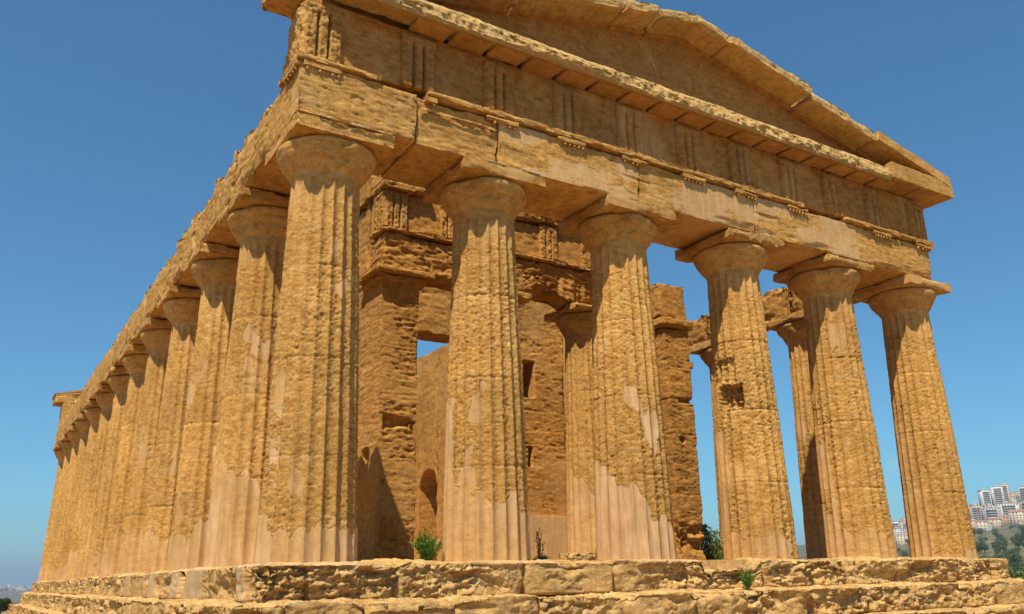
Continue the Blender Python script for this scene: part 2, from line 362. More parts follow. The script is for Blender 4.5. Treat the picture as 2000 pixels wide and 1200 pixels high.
# taenia in surviving lengths, small regulae with guttae under it
for a, b in ((-.86, .58), (1.42, 2.5), (2.5, 6.2), (6.2, 8.95), (8.95, 10.9), (12.35, 14.35), (14.42, 15.1), (15.14, 15.85)):
    block('taenia', (a, AF-.085, 7.605), (b, .2, 7.735), M['entab'], temple, res=(.03, .06, .022), amp=.035, edge=.05, ew=.06, seed=int(970+a*10))
TRI = [-.42, 1.29, 2.92, 4.45, 5.98, 7.56, 9.08, 10.7, 12.17, 13.72, 15.40]
def guttae(acc, x, y, z, r=.028, h=.055):
    t = np.linspace(0, 2*PI, 8, endpoint=False)
    top = np.stack([x+r*.75*np.cos(t), y+r*.75*np.sin(t), 0*t+z], 1); bot = np.stack([x+r*np.cos(t), y+r*np.sin(t), 0*t+z-h], 1)
    i = np.arange(8); j = (i+1) % 8
    acc.add(np.r_[top, bot, [[x, y, z-h]]], np.r_[np.stack([i, j, 8+j, 8+i], 1), np.stack([8+i, 8+j, 8+j*0+16, 8+j*0+16], 1)][:8])
    acc.add(bot, [[0, 1, 2, 3], [0, 3, 4, 5], [0, 5, 6, 7]])
for k, x in enumerate(TRI):
    if k == 8: continue
    wd = .33
    x0, x1 = (x-wd, x+wd)
    if k == 1: x0 = x+.1
    r_ = block('regula', (x0, AF-.075, 7.505), (x1, AF+.05, 7.602), M['entab'], temple, res=.025, amp=.02, edge=.04, ew=.05, seed=1000+k)
    for q in range(6):
        gx = x-wd+.07+q*(2*wd-.14)/5
        if gx < x0 or random.random() < .16: continue
        g = Acc(); guttae(g, gx, AF-.035, 7.512); g.build('gutta', M['entab'], r_)
# same on the left face of the corner
rf = block('regula', (AF-.075, -.8, 7.505), (AF+.05, -.15, 7.602), M['entab'], temple, res=.03, amp=.02, edge=.04, ew=.05, seed=1040)
for q in range(5):
    g = Acc(); guttae(g, AF-.035, -.72+q*.12, 7.512); g.build('gutta', M['entab'], rf)
# frieze: metope slabs between grooved triglyphs
def fr_pl(P): return np.clip(.42+.9*fbm(P, (1.6, 1.6, 1.0), 5, 1101, .6), 0, .95)
MF = AF+.09
edges = [-.72]+[(TRI[i]+TRI[i+1])/2*0+TRI[i+1] for i in range(10)]
for i in range(10):
    a = TRI[i]; b = TRI[i+1]
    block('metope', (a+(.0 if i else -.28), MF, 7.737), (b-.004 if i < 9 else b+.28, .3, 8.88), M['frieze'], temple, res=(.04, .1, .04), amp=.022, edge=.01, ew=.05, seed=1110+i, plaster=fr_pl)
def triglyph(name, cx, fy, z0, z1, wd, parent, seed, d=.075, depth=.085, mat=None, amp=.014, keep=None, xf=None, top=.13, res=.03):
    xs = np.array([-.5, -.42, -.335, -.33, -.25, -.17, -.165, -.085, 0, .0])*1.0
    xs = np.array([-.5, -.44, -.36, -.22, -.15, -.08, .08, .15, .22, .36, .44, .5]); ys = np.array([.75, .0, 0, 0, 1., 0, 0, 1., 0, 0, 0, .75])
    X = np.unique(np.r_[np.linspace(-.5, .5, 41), xs]); Y = np.interp(X, xs, ys)
    Zs = np.linspace(z0, z1, int((z1-z0)/res)+2)
    A, B = np.meshgrid(np.arange(len(X)), Zs, indexing='ij')
    gro = Y[A]*(1-ss(z1-top-.02, z1-top, B))
    P = np.stack([cx+X[A]*wd, fy+gro*depth, B], -1); S = P.reshape(-1, 3)
    n1 = fbm(S, (14, 14, 34), 4, seed, .6).reshape(A.shape); n2 = fbm(S, (3, 3, 3.), 4, seed+1, .6).reshape(A.shape)
    P[..., 1] += amp*(.5+n1) + np.clip(n2-.25, 0, 1)*.05
    Vv = P.copy()
    back = P.copy(); back[..., 1] = fy+d+.05
    nu, nv = A.shape
    V = np.concatenate([P.reshape(-1, 3), back[0], back[-1], back[:, 0], back[:, -1]])
    F = [grid_faces(nu, nv)]
    o = nu*nv; i = np.arange(nv-1)
    F.append(np.stack([o+i, i, i+1, o+i+1], 1)); o2 = o+nv; q = (nu-1)*nv
    F.append(np.stack([q+i, o2+i, o2+i+1, q+i+1], 1)); o3 = o2+nv; j = np.arange(nu-1)
    F.append(np.stack([o3+j, o3+j+1, (j+1)*nv, j*nv], 1)); o4 = o3+nu
    F.append(np.stack([j*nv+nv-1, (j+1)*nv+nv-1, o4+j+1, o4+j], 1))
    if xf is not None: V = V @ np.array(xf.to_3x3()).T + np.array(xf.translation)
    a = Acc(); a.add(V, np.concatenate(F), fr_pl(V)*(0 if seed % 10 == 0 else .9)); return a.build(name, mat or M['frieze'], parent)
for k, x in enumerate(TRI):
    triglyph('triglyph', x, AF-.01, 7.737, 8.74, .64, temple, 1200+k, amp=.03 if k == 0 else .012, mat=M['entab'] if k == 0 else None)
# corner triglyph on the left face
triglyph('triglyph', 0, 0, 7.737, 8.74, .62, temple, 1230, amp=.03, mat=M['entab'], xf=Matrix.Translation((AF-.01, -.44, 0)) @ Matrix.Rotation(-PI/2, 4, 'Z'))
block('frieze_return', (AF+.01, -.55, 7.74), (.2, .32, 8.3), M['entab'], temple, res=.05, amp=.07, edge=.15, ew=.2, seed=1241)

# horizontal cornice of the front: weathered length, sound right end, ragged left end
def cornice_strip(x0, x1, seed):
    prof_ = [(-.76, 8.94), (-.95, 8.91), (-1.14, 8.88), (-1.20, 8.865), (-1.21, 8.89), (-1.215, 8.91), (-1.235, 8.925), (-1.235, 8.98), (-1.225, 9.06), (-1.20, 9.15), (-1.14, 9.24), (-1.03, 9.31), (-.8, 9.34), (-.5, 9.34)]
    pr = np.array(prof_); d = np.r_[0, np.cumsum(np.hypot(*np.diff(pr, axis=0).T))]
    s = np.unique(np.r_[np.linspace(0, d[-1], 48), d]); yy = np.interp(s, d, pr[:, 0]); zz = np.interp(s, d, pr[:, 1])
    X = np.linspace(x0, x1, int((x1-x0)/.028)+1)
    XX, YY = np.meshgrid(X, yy, indexing='ij'); ZZ = np.broadcast_to(zz, XX.shape)
    P = np.stack([XX, YY, ZZ], -1); S = P.reshape(-1, 3)
    n1 = fbm(S, (5, 5, 7), 4, seed, .6).reshape(XX.shape); n2 = fbm(S, (14, 14, 14), 3, seed+4).reshape(XX.shape); n3 = fbm(S, (1.1, 1.1, 1.1), 3, seed+8).reshape(XX.shape)
    up_ = ss(8.90, 8.96, ZZ)
    P[..., 1] += up_*(.05*n1+.022*n2+.04*n3) - .0*n1; P[..., 2] += up_*(.05*n1+.03*n2+.06*n3)*ss(8.95, 9.15, ZZ) + (1-up_)*.008*n1
    P[..., 1] += (1-up_)*.012*n1
    if x0 < 0:    # ragged end, broken back along the corner
        lim = np.interp(P[..., 1], [-1.3, -1.16, -1.08, -.95, -.5], [.38, .1, -.32, -.52, -.6])
        P[..., 0] = np.maximum(P[..., 0], lim+.05*n1)
    V = P.reshape(-1, 3); nu, nv = XX.shape
    a = Acc(); a.add(V, grid_faces(nu, nv)[:, ::-1], .85*(1-up_).ravel())
    for e, fl in ((0, 1), (nu-1, 0)):        # end caps
        ring = P[e]; c = np.array([[ring[:, 0].mean(), -.6, 9.1]]); i = np.arange(nv-1)
        F = np.stack([i, i+1, np.full(nv-1, nv), np.full(nv-1, nv)], 1)
        a.add(np.r_[ring, c], F[:, :3][:, ::-1] if 0 else np.stack([i, i+1, np.full(nv-1, nv)], 1)[:, [0, 1, 2, 2]])
    return a
cor = cornice_strip(-.6, 13.88, 1301).build('cornice', M['cornice'], temple, 'long horizontal cornice with a crumbled rough top edge')
endc = block('cornice', (13.89, -1.285, 8.93), (16.38, -.45, 9.355), M['entab'], temple, 'sound smooth end of the horizontal cornice', res=.035, amp=.008, edge=.012, ew=.03, seed=1310)
block('cornice_return', (15.3, -.44, 8.93), (16.36, .25, 9.34), M['entab'], temple, res=.06, amp=.03, edge=.1, ew=.12, seed=1311)
block('cornice_return', (-1.27, -.58, 8.93), (-.4, .2, 9.36), M['entab'], temple, 'broken cornice lump left hanging over the corner', res=.035, amp=.06, edge=.16, ew=.22, seed=1315)
block('frieze_backing', (-.52, -.45, 8.885), (15.6, .3, 9.30), M['entab'], temple, res=.2, amp=.03, edge=.02, ew=.1, seed=1316)
mx = 2.59-.775*2
k = 0
while mx < 15.5:
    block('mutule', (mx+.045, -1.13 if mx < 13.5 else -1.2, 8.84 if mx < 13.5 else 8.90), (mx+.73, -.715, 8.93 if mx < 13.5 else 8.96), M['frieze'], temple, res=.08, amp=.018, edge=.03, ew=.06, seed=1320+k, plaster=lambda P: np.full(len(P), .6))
    mx += .775; k += 1
# pediment: tympanum wall and raking cornice blocks
ped = empty('pediment'); ped.parent = temple
APX, APZ, SL = 7.7, 11.42, .2225
def tymp(Q):
    t = (Q[:, 2]-9.25)/2.0; zt = APZ-.30-SL*np.abs(Q[:, 0]-APX)
    Q = Q.copy(); Q[:, 2] = 9.25+t*np.maximum(zt-9.25, .02); return Q
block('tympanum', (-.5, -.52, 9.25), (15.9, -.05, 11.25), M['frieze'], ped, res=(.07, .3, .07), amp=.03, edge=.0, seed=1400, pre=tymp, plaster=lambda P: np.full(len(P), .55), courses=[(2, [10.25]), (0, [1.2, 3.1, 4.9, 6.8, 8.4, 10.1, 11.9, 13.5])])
def rake(x0, x1, dy, dz, dth, seed, side, th=.27, front=-1.27, sound=False, amp=.03):
    ang = math.atan(SL)*(1 if side < 0 else -1)
    xm = (x0+x1)/2; L = (x1-x0)/math.cos(ang)
    zc = APZ-SL*abs(xm-APX)
    xf = Matrix.Translation((xm, 0, zc+dz)) @ Matrix.Rotation(-ang, 4, 'Y')
    pl = (lambda P: np.where(P[:, 2] < -.19, .6, .0)) if not sound else (lambda P: np.full(len(P), .35))
    block('raking_cornice', (-L/2+.004, front+dy, -th+dth), (L/2-.004, .15, 0), M['cornice'] if not sound else M['entab'], ped, res=(.035, .05, .03), amp=amp, edge=.085 if not sound else .025, ew=.10 if not sound else .04, seed=seed, xf=xf, plaster=pl)
    # bed moulding under the block, against the tympanum
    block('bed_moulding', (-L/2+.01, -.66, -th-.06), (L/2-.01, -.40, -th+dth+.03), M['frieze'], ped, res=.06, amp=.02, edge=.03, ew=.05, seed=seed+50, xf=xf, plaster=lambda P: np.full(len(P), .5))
for j, (a, b, dy, dz, sd_) in enumerate([(7.72, 8.7, .02, -.03, 0), (8.7, 11.25, .0, .01, 0), (11.28, 13.55, .05, -.03, 0), (13.56, 16.36, -.02, .0, 1)]):
    rake(a, b, dy, dz, 0, 1420+j, 1, sound=bool(sd_), amp=.045 if not sd_ else .015)
for j, (a, b, dy, dz) in enumerate([(6.62, 7.70, .03, -.05), (5.62, 6.6, .0, -.0), (3.2, 5.6, .04, .02), (.9, 3.18, 0, 0), (-.5, .88, .05, -.02)]):
    rake(a, b, dy, dz, 0, 1440+j, -1, amp=.045)
# white mortar joints over the capitals
for (a, b, z_) in ((-.45, .80, 6.692), (2.6, 3.7, 6.692), (8.9, 9.8, 6.69), (11.9, 12.9, 6.69)):
    block('mortar_joint', (a, AF-.068, z_-.012), (b, AF-.02, z_+.014), M['mortar'] if 'mortar' in M else M.setdefault('mortar', stone('lime_mortar', (.66, .56, .42), (.6, .5, .38), (.7, .62, .5), pl=(.7, .6, .45))), temple, res=.03, amp=.03, edge=.01, ew=.02, seed=1460)

# ------------------------------------------------------------------ flank entablatures, rear facade
for i in range(12):
    y0 = .76 if i == 0 else (FY[i-1]+.0); y1 = FY[i]-.004
    near = i < 4
    block('architrave', (AF+.01*((i*3) % 3-1), y0, 6.69), (.80, y1, 7.68), M['entab'], temple, res=(.05, .035, .035) if near else (.08, .08, .08), amp=.05, edge=.15, ew=.22, seed=1500+i, sc=(5, 5, 24))
    # rubble left of the lost frieze course
    if i < 11:
        for q in range(3):
            yy = y0+.3+q*.95+.25*random.random(); hh = random.uniform(.05, .27)
            block('coping_stone', (AF+.0+.05*random.random(), yy, 7.55), (-.1+.5*random.random(), yy+random.uniform(.35, .8), 7.66+hh), M['cornice'], temple, res=.045 if near else .09, amp=.07, edge=.12, ew=.18, seed=1550+i*3+q)
for i in range(12):
    y0 = .76 if i == 0 else FY[i-1]; y1 = FY[i]-.004
    block('architrave', (14.7, y0, 6.69), (15.68, y1, 7.62), M['cella'], temple, res=.05 if i < 3 else .12, amp=.09, edge=.22, ew=.3, seed=1600+i)
ry = YR
block('architrave', (AF, ry-.74, 6.69), (15.7, ry+.79, 7.6), M['entab'], temple, res=.12, amp=.04, edge=.06, ew=.1, seed=1650)
block('frieze_backing', (AF+.03, ry-.4, 7.61), (15.7, ry+.75, 8.88), M['entab'], temple, res=.1, amp=.05, edge=.06, ew=.1, seed=1651)
block('cornice', (-1.15, ry-.3, 8.9), (16.3, ry+1.2, 9.32), M['entab'], temple, res=.12, amp=.05, edge=.1, ew=.15, seed=1652)
def rtymp(Q):
    t = (Q[:, 2]-9.25)/2.0; zt = APZ+.25-.26*np.abs(Q[:, 0]-APX)
    Q = Q.copy(); Q[:, 2] = 9.25+t*np.maximum(zt-9.25, .02); return Q
block('rear_pediment', (-1.2, ry-.25, 9.25), (16.2, ry+1.1, 11.25), M['entab'], temple, res=.15, amp=.06, edge=.05, seed=1653, pre=rtymp)

# ------------------------------------------------------------------ cella: antae, walls, doorway wall, porch entablature
def anta_pl(P): return np.maximum(ss(.12, .3, fbm(P, (1.3, 1.3, 1.6), 4, 1701))*.62, .62*ss(3.2, 3.12, P[:, 0]))
def arch_hole(P): return 0*P[:, 0]
HC = [.52*k for k in range(1, 18)]
lw = block('cella_wall', (3.03, 4.66, 0), (3.98, 9.4, 6.36), M['cella'], temple, 'anta end of the inner wall, its front face deeply eaten away', res=(.028, .06, .025), amp=.07, edge=.05, ew=.06, seed=1710, plaster=anta_pl, sc=(5, 5, 24), courses=[(2, HC[::2])],
           holes=lambda P: .16*ss(-.02, .02, .12-np.abs(P[:, 2]-2.98-.08*fbm(P, (3, 3, 3), 2, 5)))*(P[:, 1] < 4.8)*(P[:, 0] > 3.15) + .25*ss(-.02, .02, .16-np.hypot(P[:, 1]-5.35, (P[:, 2]-2.35)*.9))*(P[:, 0] < 3.2))
block('anta_capital', (2.80, 4.40, 6.40), (4.26, 5.7, 6.56), M['cella'], lw, res=.03, amp=.03, edge=.06, ew=.07, seed=1720)
block('anta_capital', (2.92, 4.53, 6.24), (4.12, 5.65, 6.398), M['cella'], lw, res=.04, amp=.03, edge=.05, ew=.1, seed=1722)
block('porch_return', (3.05, 5.61, 6.37), (3.96, 8.3, 8.55), M['cella'], temple, res=(.08, .06, .05), amp=.05, edge=.1, ew=.1, seed=1715, plaster=lambda P: ss(0, .3, fbm(P, (.8, .8, .8), 3, 1716))*.6, courses=[(2, [7.5])])
block('porch_return', (2.95, 5.51, 8.56), (3.96, 8.3, 9.30), M['cella'], temple, res=(.08, .06, .05), amp=.05, edge=.06, ew=.1, seed=1718)
# the long side walls with their cut arches
def wall_with_arches(x0, x1, y0, y1, ztop, arches, seed, name='cella_wall', label=None):
    ys = [y0]
    for c, hw, zs in arches: ys += [c-hw, c+hw]
    ys.append(y1); par = None
    for j in range(0, len(ys)-1):
        a, b = ys[j], ys[j+1]
        zt = ztop(.5*(a+b))
        if j % 2 == 0:
            o = block(name, (x0, a, 0), (x1, b, zt), M['cella'], temple, label if par is None else None, res=.1, amp=.05, edge=.08, ew=.15, seed=seed+j, courses=[(2, HC), (1, list(np.arange(a, b, 1.04)))], plaster=lambda P: ss(.2, .4, fbm(P, (.7, .7, .5), 4, 1801))*.8)
            par = par or o
        else:
            c, hw, zs = arches[(j-1)//2]
            def pre(Q, c=c, hw=hw, zs=zs, zt=zt):
                Q = Q.copy(); t = (Q[:, 2]-zs)/(zt-zs)
                zb = zs+np.sqrt(np.maximum(hw*hw-np.clip(Q[:, 1]-c, -hw, hw)**2, 0)); Q[:, 2] = zb+t*(zt-zb); return Q
            block('arch_head', (x0, a, zs), (x1, b, zt), M['cella'], temple, None, res=.08, amp=.04, edge=.04, ew=.1, seed=seed+j, pre=pre)
AR = [(12.9+k*2.95, .78, 3.25) for k in range(6)]
wall_with_arches(11.46, 12.37, 9.4, 31.5, lambda y: 8.9 if y > 13 else 8.6, [(a+.42, h, z) for a, h, z in AR], 1830)
wall_with_arches(3.03, 3.94, 9.41, 31.5, lambda y: 6.6, AR, 1860)
block('cella_wall', (11.46, 4.66, 0), (12.37, 9.39, 6.3), M['cella'], temple, 'right anta of the porch with a hollowed foot', res=(.03, .08, .026), amp=.04, edge=.05, ew=.06, seed=1890, courses=[(2, [.95, 1.75, 2.55, 3.35, 4.3, 5.2])],
      holes=lambda P: (P[:, 1] < 4.9)*(.14*np.exp(-((P[:, 2]-.62)/.32)**2)*(.6+fbm(P, (3, 3, 6), 3, 8)) + .2*ss(-.015, .015, .09-np.hypot(P[:, 0]-11.85, P[:, 2]-3.2)) + .12*ss(-.02, .02, .06-np.abs(P[:, 2]-4.28))*(P[:, 0] > 11.8)))
block('anta_capital', (11.33, 4.53, 6.3), (12.52, 5.6, 6.62), M['cella'], temple, res=.04, amp=.05, edge=.1, ew=.12, seed=1895)
block('porch_architrave', (11.38, 4.68, 6.625), (12.36, 5.6, 7.62), M['cella'], temple, 'lone architrave block standing on the right anta', res=.04, amp=.04, edge=.06, ew=.1, seed=1897)
# doorway wall with stair towers either side
def slit(P):
    return .7*((P[:, 1] < 9.75)*ss(-.012, .012, .19-np.abs(P[:, 0]-10.13))*ss(-.012, .012, .56-np.abs(P[:, 2]-5.66)) + (P[:, 1] < 9.75)*ss(-.012, .012, .06-np.abs(P[:, 0]-10.12))*ss(-.012, .012, .3-np.abs(P[:, 2]-3.25)))
block('doorway_wall', (9.2, 9.5, 0), (11.455, 11.6, 8.7), M['cella'], temple, 'tall doorway pier pierced by a narrow slit window', res=(.03, .15, .035), amp=.055, edge=.06, ew=.08, seed=1900, courses=[(2, HC[::2])], plaster=lambda P: ss(.05, .3, fbm(P, (.9, .9, .7), 4, 1901))*.7, holes=slit)
block('doorway_wall', (3.95, 9.5, 0), (6.1, 11.6, 8.7), M['cella'], temple, res=.1, amp=.05, edge=.06, ew=.08, seed=1905, courses=[(2, HC[::2])])
block('pier_base', (9.9, 9.25, 0), (11.44, 9.49, 1.5), M['column'], temple, res=.06, amp=.02, edge=.02, ew=.05, seed=1907, plaster=lambda P: np.full(len(P), .8))
block('door_lintel', (6.11, 9.6, 6.72), (9.19, 10.5, 8.6), M['cella'], temple, 'stone beam spanning the inner doorway', res=.05, amp=.05, edge=.05, ew=.08, seed=1910, courses=[(2, [7.5])])
# porch entablature
def under(Q):
    Q = Q.copy(); t = np.clip((7.5-Q[:, 2])/1.0, 0, 1); k = fbm(Q, (2.3, 2.3, .1), 4, 77)
    Q[:, 2] += t*(.26*np.exp(-((Q[:, 0]-7.35)/.42)**2)+.13*np.exp(-((Q[:, 0]-8.0)/.3)**2)+.16*np.clip(k, -.3, 1)); Q[:, 1] += t*.25*np.clip(k+.2, 0, 1)*(Q[:, 1] < 5); return Q
block('porch_architrave', (3.06, 4.70, 6.57), (6.28, 5.6, 7.5), M['cella'], temple, res=(.035, .08, .03), amp=.11, edge=.10, ew=.12, seed=1920, sc=(5, 5, 24))
block('porch_architrave', (6.29, 4.70, 6.56), (9.45, 5.6, 7.5), M['cella'], temple, 'porch architrave block with its underside broken into an arch', res=(.035, .08, .03), amp=.12, edge=.10, ew=.12, seed=1925, sc=(5, 5, 24), pre=under)
block('taenia', (2.99, 4.62, 7.5), (9.4, 5.5, 7.62), M['cella'], temple, res=.035, amp=.07, edge=.06, ew=.06, seed=1930)
block('frieze_backing', (3.07, 4.77, 7.62), (9.35, 5.55, 8.56), M['cella'], temple, res=(.045, .1, .045), amp=.05, edge=.03, ew=.06, seed=1935, plaster=lambda P: ss(0, .3, fbm(P, (.8, .8, .8), 3, 1936))*.5)
for j, x in enumerate((3.39, 4.83, 6.27, 7.72, 9.05)):
    triglyph('triglyph', x, 4.70, 7.62, 8.55, .56, temple, 1951+j, mat=M['cella'], amp=.02, depth=.09)
triglyph('triglyph', 0, 0, 7.62, 8.55, .5, temple, 1960, mat=M['cella'], amp=.03, xf=Matrix.Translation((3.02, 5.05, 0)) @ Matrix.Rotation(-PI/2, 4, 'Z'))
block('porch_cornice', (2.96, 4.55, 8.56), (4.25, 5.5, 8.76), M['cella'], temple, res=.035, amp=.06, edge=.08, ew=.08, seed=1970)
block('porch_cornice', (2.98, 4.58, 8.765), (4.15, 5.5, 9.06), M['cella'], temple, res=.035, amp=.05, edge=.06, ew=.1, seed=1971)
block('porch_cornice', (5.2, 4.6, 8.56), (9.2, 5.5, 8.86), M['cella'], temple, res=.04, amp=.12, edge=.12, ew=.14, seed=1972)

# ------------------------------------------------------------------ stepped base
PAVE = block('temple_floor', (-.55, -.55, -.3), (15.95, YR+.55, -.012), M['krepis'], temple, res=(.12, .12, .3), amp=.03, edge=.0, seed=2000, plaster=lambda P: np.clip(.5+fbm(P, (.8, .8, 1), 3, 2001), 0, 1)*.6, skip=((2, 0),))
def step_mesh(out, z0, z1, back, seed, cav=.12, res_f=.021, front_only=False, smooth_iv=(), hollow=()):
    # closed ring round the temple; perimeter starts at the rear-left corner, runs along the left flank, the front, the right flank, the rear
    x0, x1, y0, y1 = -out, 15.4056+out, -out, YR+out
    c = [(x0, y1), (x0, y0), (x1, y0), (x1, y1), (x0, y1)]
    path = []; nrm = []; kind = []; dcn = []
    for e in range(4):
        a = np.array(c[e], float); b = np.array(c[e+1], float); L = np.hypot(*(b-a))
        if e == 0:
            g = np.r_[np.arange(0, L-16, .12), np.arange(L-16, L-6, .06), np.arange(L-6, L, .035)]/L
        elif e == 1: g = np.arange(0, L, res_f)/L
        elif e == 2: g = np.r_[np.arange(0, 3, .05), np.arange(3, L, .3)]/L
        else: g = np.arange(0, L, .3)/L
        n = {0: (-1, 0), 1: (0, -1), 2: (1, 0), 3: (0, 1)}[e]
        for t in g:
            path.append(a+(b-a)*t); dcn.append(min(t, 1-t)*L if t > 0 else 9.)
            if t == 0:
                pn = {0: (0, 1), 1: (-1, 0), 2: (0, -1), 3: (1, 0)}[e]
                nn = (n[0]+pn[0], n[1]+pn[1])
            else: nn = n
            nrm.append(nn); kind.append(e)
    path = np.array(path); nrm = np.array(nrm, float); kind = np.array(kind)
    h = z1-z0
    # profile (inset, z): tread from the back, lip, riser down, foot
    pr = [(back, z1), (back*.6, z1), (back*.3, z1), (.12, z1), (.06, z1-.004), (.02, z1-.02), (0, z1-.055)] + [(0, z1-.055-(h-.055)*k/24) for k in range(1, 25)] + [(.05, z0-.03)]
    pr = np.array(pr); nv = len(pr); nu = len(path)
    A, B = np.meshgrid(np.arange(nu), np.arange(nv), indexing='ij')
    ins = np.minimum(pr[B, 0], np.array(dcn)[A]); Z = pr[B, 1].copy()
    # split of the riser into stones
    sarr = np.r_[0, np.cumsum(np.hypot(*np.diff(path, axis=0).T))]
    rng = np.random.default_rng(seed); bounds = np.cumsum(rng.uniform(.9, 2.2, 100)); bounds = bounds[:98]; bi = np.searchsorted(bounds, sarr)
    bins = rng.uniform(0, .07, 100)[bi]; bero = rng.uniform(.3, 1.2, 100)[bi]; bdrop = (rng.uniform(0, 1, 100)**1.6*.13)[bi]; bcav = rng.uniform(-1.3, .2, 100)[bi]; bround = rng.uniform(.3, 1.3, 100)[bi]
    dj = np.min(np.abs(sarr[:, None]-bounds[None, :]), axis=1)
    P = np.stack([path[A, 0]-nrm[A, 0]*ins, path[A, 1]-nrm[A, 1]*ins, Z], -1); S = P.reshape(-1, 3)
    n1 = fbm(S+.12*fbm(S, (3, 3, 3), 2, seed+60)[:, None], (1.5, 1.5, 7.5), 6, seed, .62).reshape(A.shape); n2 = fbm(S, (8, 8, 15), 4, seed+3, .6).reshape(A.shape); n3 = fbm(S, (.8, .8, .5), 3, seed+6).reshape(A.shape)
    n4 = fbm(S, (22, 22, 30), 2, seed+8).reshape(A.shape)
    t = np.clip((z1-Z)/h, 0, 1)
    riser = ss(.0, .12, t)
    pl = np.zeros(A.shape)
    for e, q0, q1, tt in smooth_iv:
        cc = path[:, 1] if e == 0 else path[:, 0]
        mk = (kind == e)*ss(-.02, .02, cc-q0)*ss(-.02, .02, q1-cc)
        pl = np.maximum(pl, (.85 if tt > 1 else .7)*mk[A]*ss(-.05, .05, tt+.15*n1-t+.0))
    hol = np.zeros(nu)
    for q0, q1, dp in hollow:
        hol += (kind == 1)*ss(-.15, .15, path[:, 0]-q0)*ss(-.15, .15, q1-path[:, 0])*dp
    rough_ = np.clip(.55+1.2*fbm(S, (.9, .9, .9), 3, seed+81), .15, 1.2).reshape(A.shape); big = fbm(S, (1.2, 1.2, 2.4), 3, seed+83).reshape(A.shape)
    cave = np.clip(n1*1.15+(.5*np.sin(t*PI*1.3+bcav[A])+.08), 0, 1.5)
    dep = riser*(bins[A] + .09*np.clip(big+.15, 0, 1) + .05*t*0 + rough_*bero[A]*(cav*cave + .05*np.clip(n2, -.6, 1) + .03*n4 + .05*np.clip(fbm(S, (5, 5, 16), 4, seed+70, .6).reshape(A.shape)-.05, 0, 1)) + .09*np.exp(-((dj[A]+.02*n2)/.035)**2) + .10*bround[A]*np.exp(-((dj[A]+.05*n1)/.16)**2)*np.abs(2*t-.9))
    dep = dep + ss(-.02, .06, .05-ins)*(1-riser)*.05*np.clip(n3+.5, 0, 1)
    dep = dep*(1-pl) + pl*.012 + hol[A]*riser*.5
    tread = 1-riser
    dzz = tread*(.035*n3+.022*n2+.012*n4-.012)*np.clip(ins/.05+.6, 0, 1)*(1-pl) - hol[A]*np.clip(1-t*1.2, 0, 1)*(.8+.3*n1)
    lip = np.exp(-(ins/.14)**2)*tread*(1-pl)
    dzz = dzz - lip*np.clip(.07*(n3+.3)+.09*n1+.03*n2+.14*big, 0, .22) - np.exp(-(ins/.3)**2)*tread*(1-pl)*(bdrop[A] + .05*np.exp(-((dj[A]+.02*n2)/.05)**2))
    j0 = int(np.argmax(pr[:, 1] < z1-.2*h)); depL = np.maximum(dep[:, j0], 0)          # the lip wears back with the riser below it
    dep = np.where((riser < .5) & (ins < .3), np.maximum(dep, np.clip(.8*depL[A]-ins, 0, 1)), dep)
    P[..., 0] -= nrm[A, 0]*dep; P[..., 1] -= nrm[A, 1]*dep; P[..., 2] += dzz
    V = P.reshape(-1, 3); F = grid_faces(nu, nv, True)[:, ::-1]
    a = Acc(); a.add(V, F, pl.ravel()); return a
sv = [(0, FY[0]-.95, FY[0]+.35, 1.1), (0, FY[0]+.95, FY[0]+1.55, 1.1), (0, FY[1]-.2, FY[1]+.55, 1.1), (0, FY[2]-.3, FY[2]+.3, 1.1), (0, -.2, .2, 1.1), (1, -.95, .55, .16), (1, 2.35, 3.75, .12), (1, 5.4, 6.9, .13)]
step_mesh(.95, -.5, 0, .75, 2101, cav=.13, smooth_iv=sv, hollow=[(7.0, 8.3, .24)]).build('step', M['krepis'], temple, 'top step with gnawed riser and square mortar repairs')
step_mesh(1.35, -1.0, -.5, .7, 2113, cav=.13).build('step', M['krepis'], temple)
step_mesh(1.75, -1.5, -1.0, .7, 2127, cav=.17, res_f=.06).build('step', M['krepis'], temple)
step_mesh(2.15, -2.05, -1.5, .7, 2131, cav=.15, res_f=.08).build('step', M['krepis'], temple)

exec_marker = None
# ------------------------------------------------------------------ ground, hills, sea
def terrain_z(x, y):
    """plateau under the temple, a shallow valley, then the hill that carries the town; low coast the other way"""
    dx, dy = x-CAM[0], y-CAM[1]; d = np.hypot(dx, dy); az = np.degrees(np.arctan2(dx, dy))
    top = np.interp(az, [-180, 20, 36, 44, 50, 53.7, 55.3, 57.8, 59.5, 60.5, 62, 66, 75, 95, 130, 180], [0, 5, 30, 50, 62, 76, 88, 112, 128, 134, 146, 160, 150, 90, 20, 0])
    f = np.interp(d, [0, 60, 150, 300, 500, 800, 1300, 1700, 2100, 3000, 6000, 9000], [0, 0, -.035, -.04, 0, .10, .33, .66, 1, 1, .6, .3])
    low = np.interp(d, [0, 80, 400, 1500, 4000, 5500, 9000], [0, 0, -16, -42, -30, -8, -10])*(1-ss(12, 40, az))*ss(-179, -120, az)
    P = np.stack([x/170, y/170, 0*x], -1)
    z = -2.0+top*f+low+4*ss(80, 500, d)*fbm(P, (1, 1, 1), 3, 71)
    hx = np.maximum(np.maximum(-12-x, x-28), 0); hy = np.maximum(np.maximum(-30-y, y-60), 0); k = ss(0, 60, np.hypot(hx, hy))
    return -2.0*(1-k)+z*k
gm, t, b = new_mat('dry_ground')
geo = t.nodes.new('ShaderNodeNewGeometry'); v = geo.outputs['Position']
r1 = ramp(t, [(.40, (.075, .085, .03)), (.52, (.13, .12, .05)), (.62, (.27, .20, .10)), (.75, (.36, .27, .15))]); t.links.new(noise_node(t, v, .035, 8, .7), r1.inputs[0])
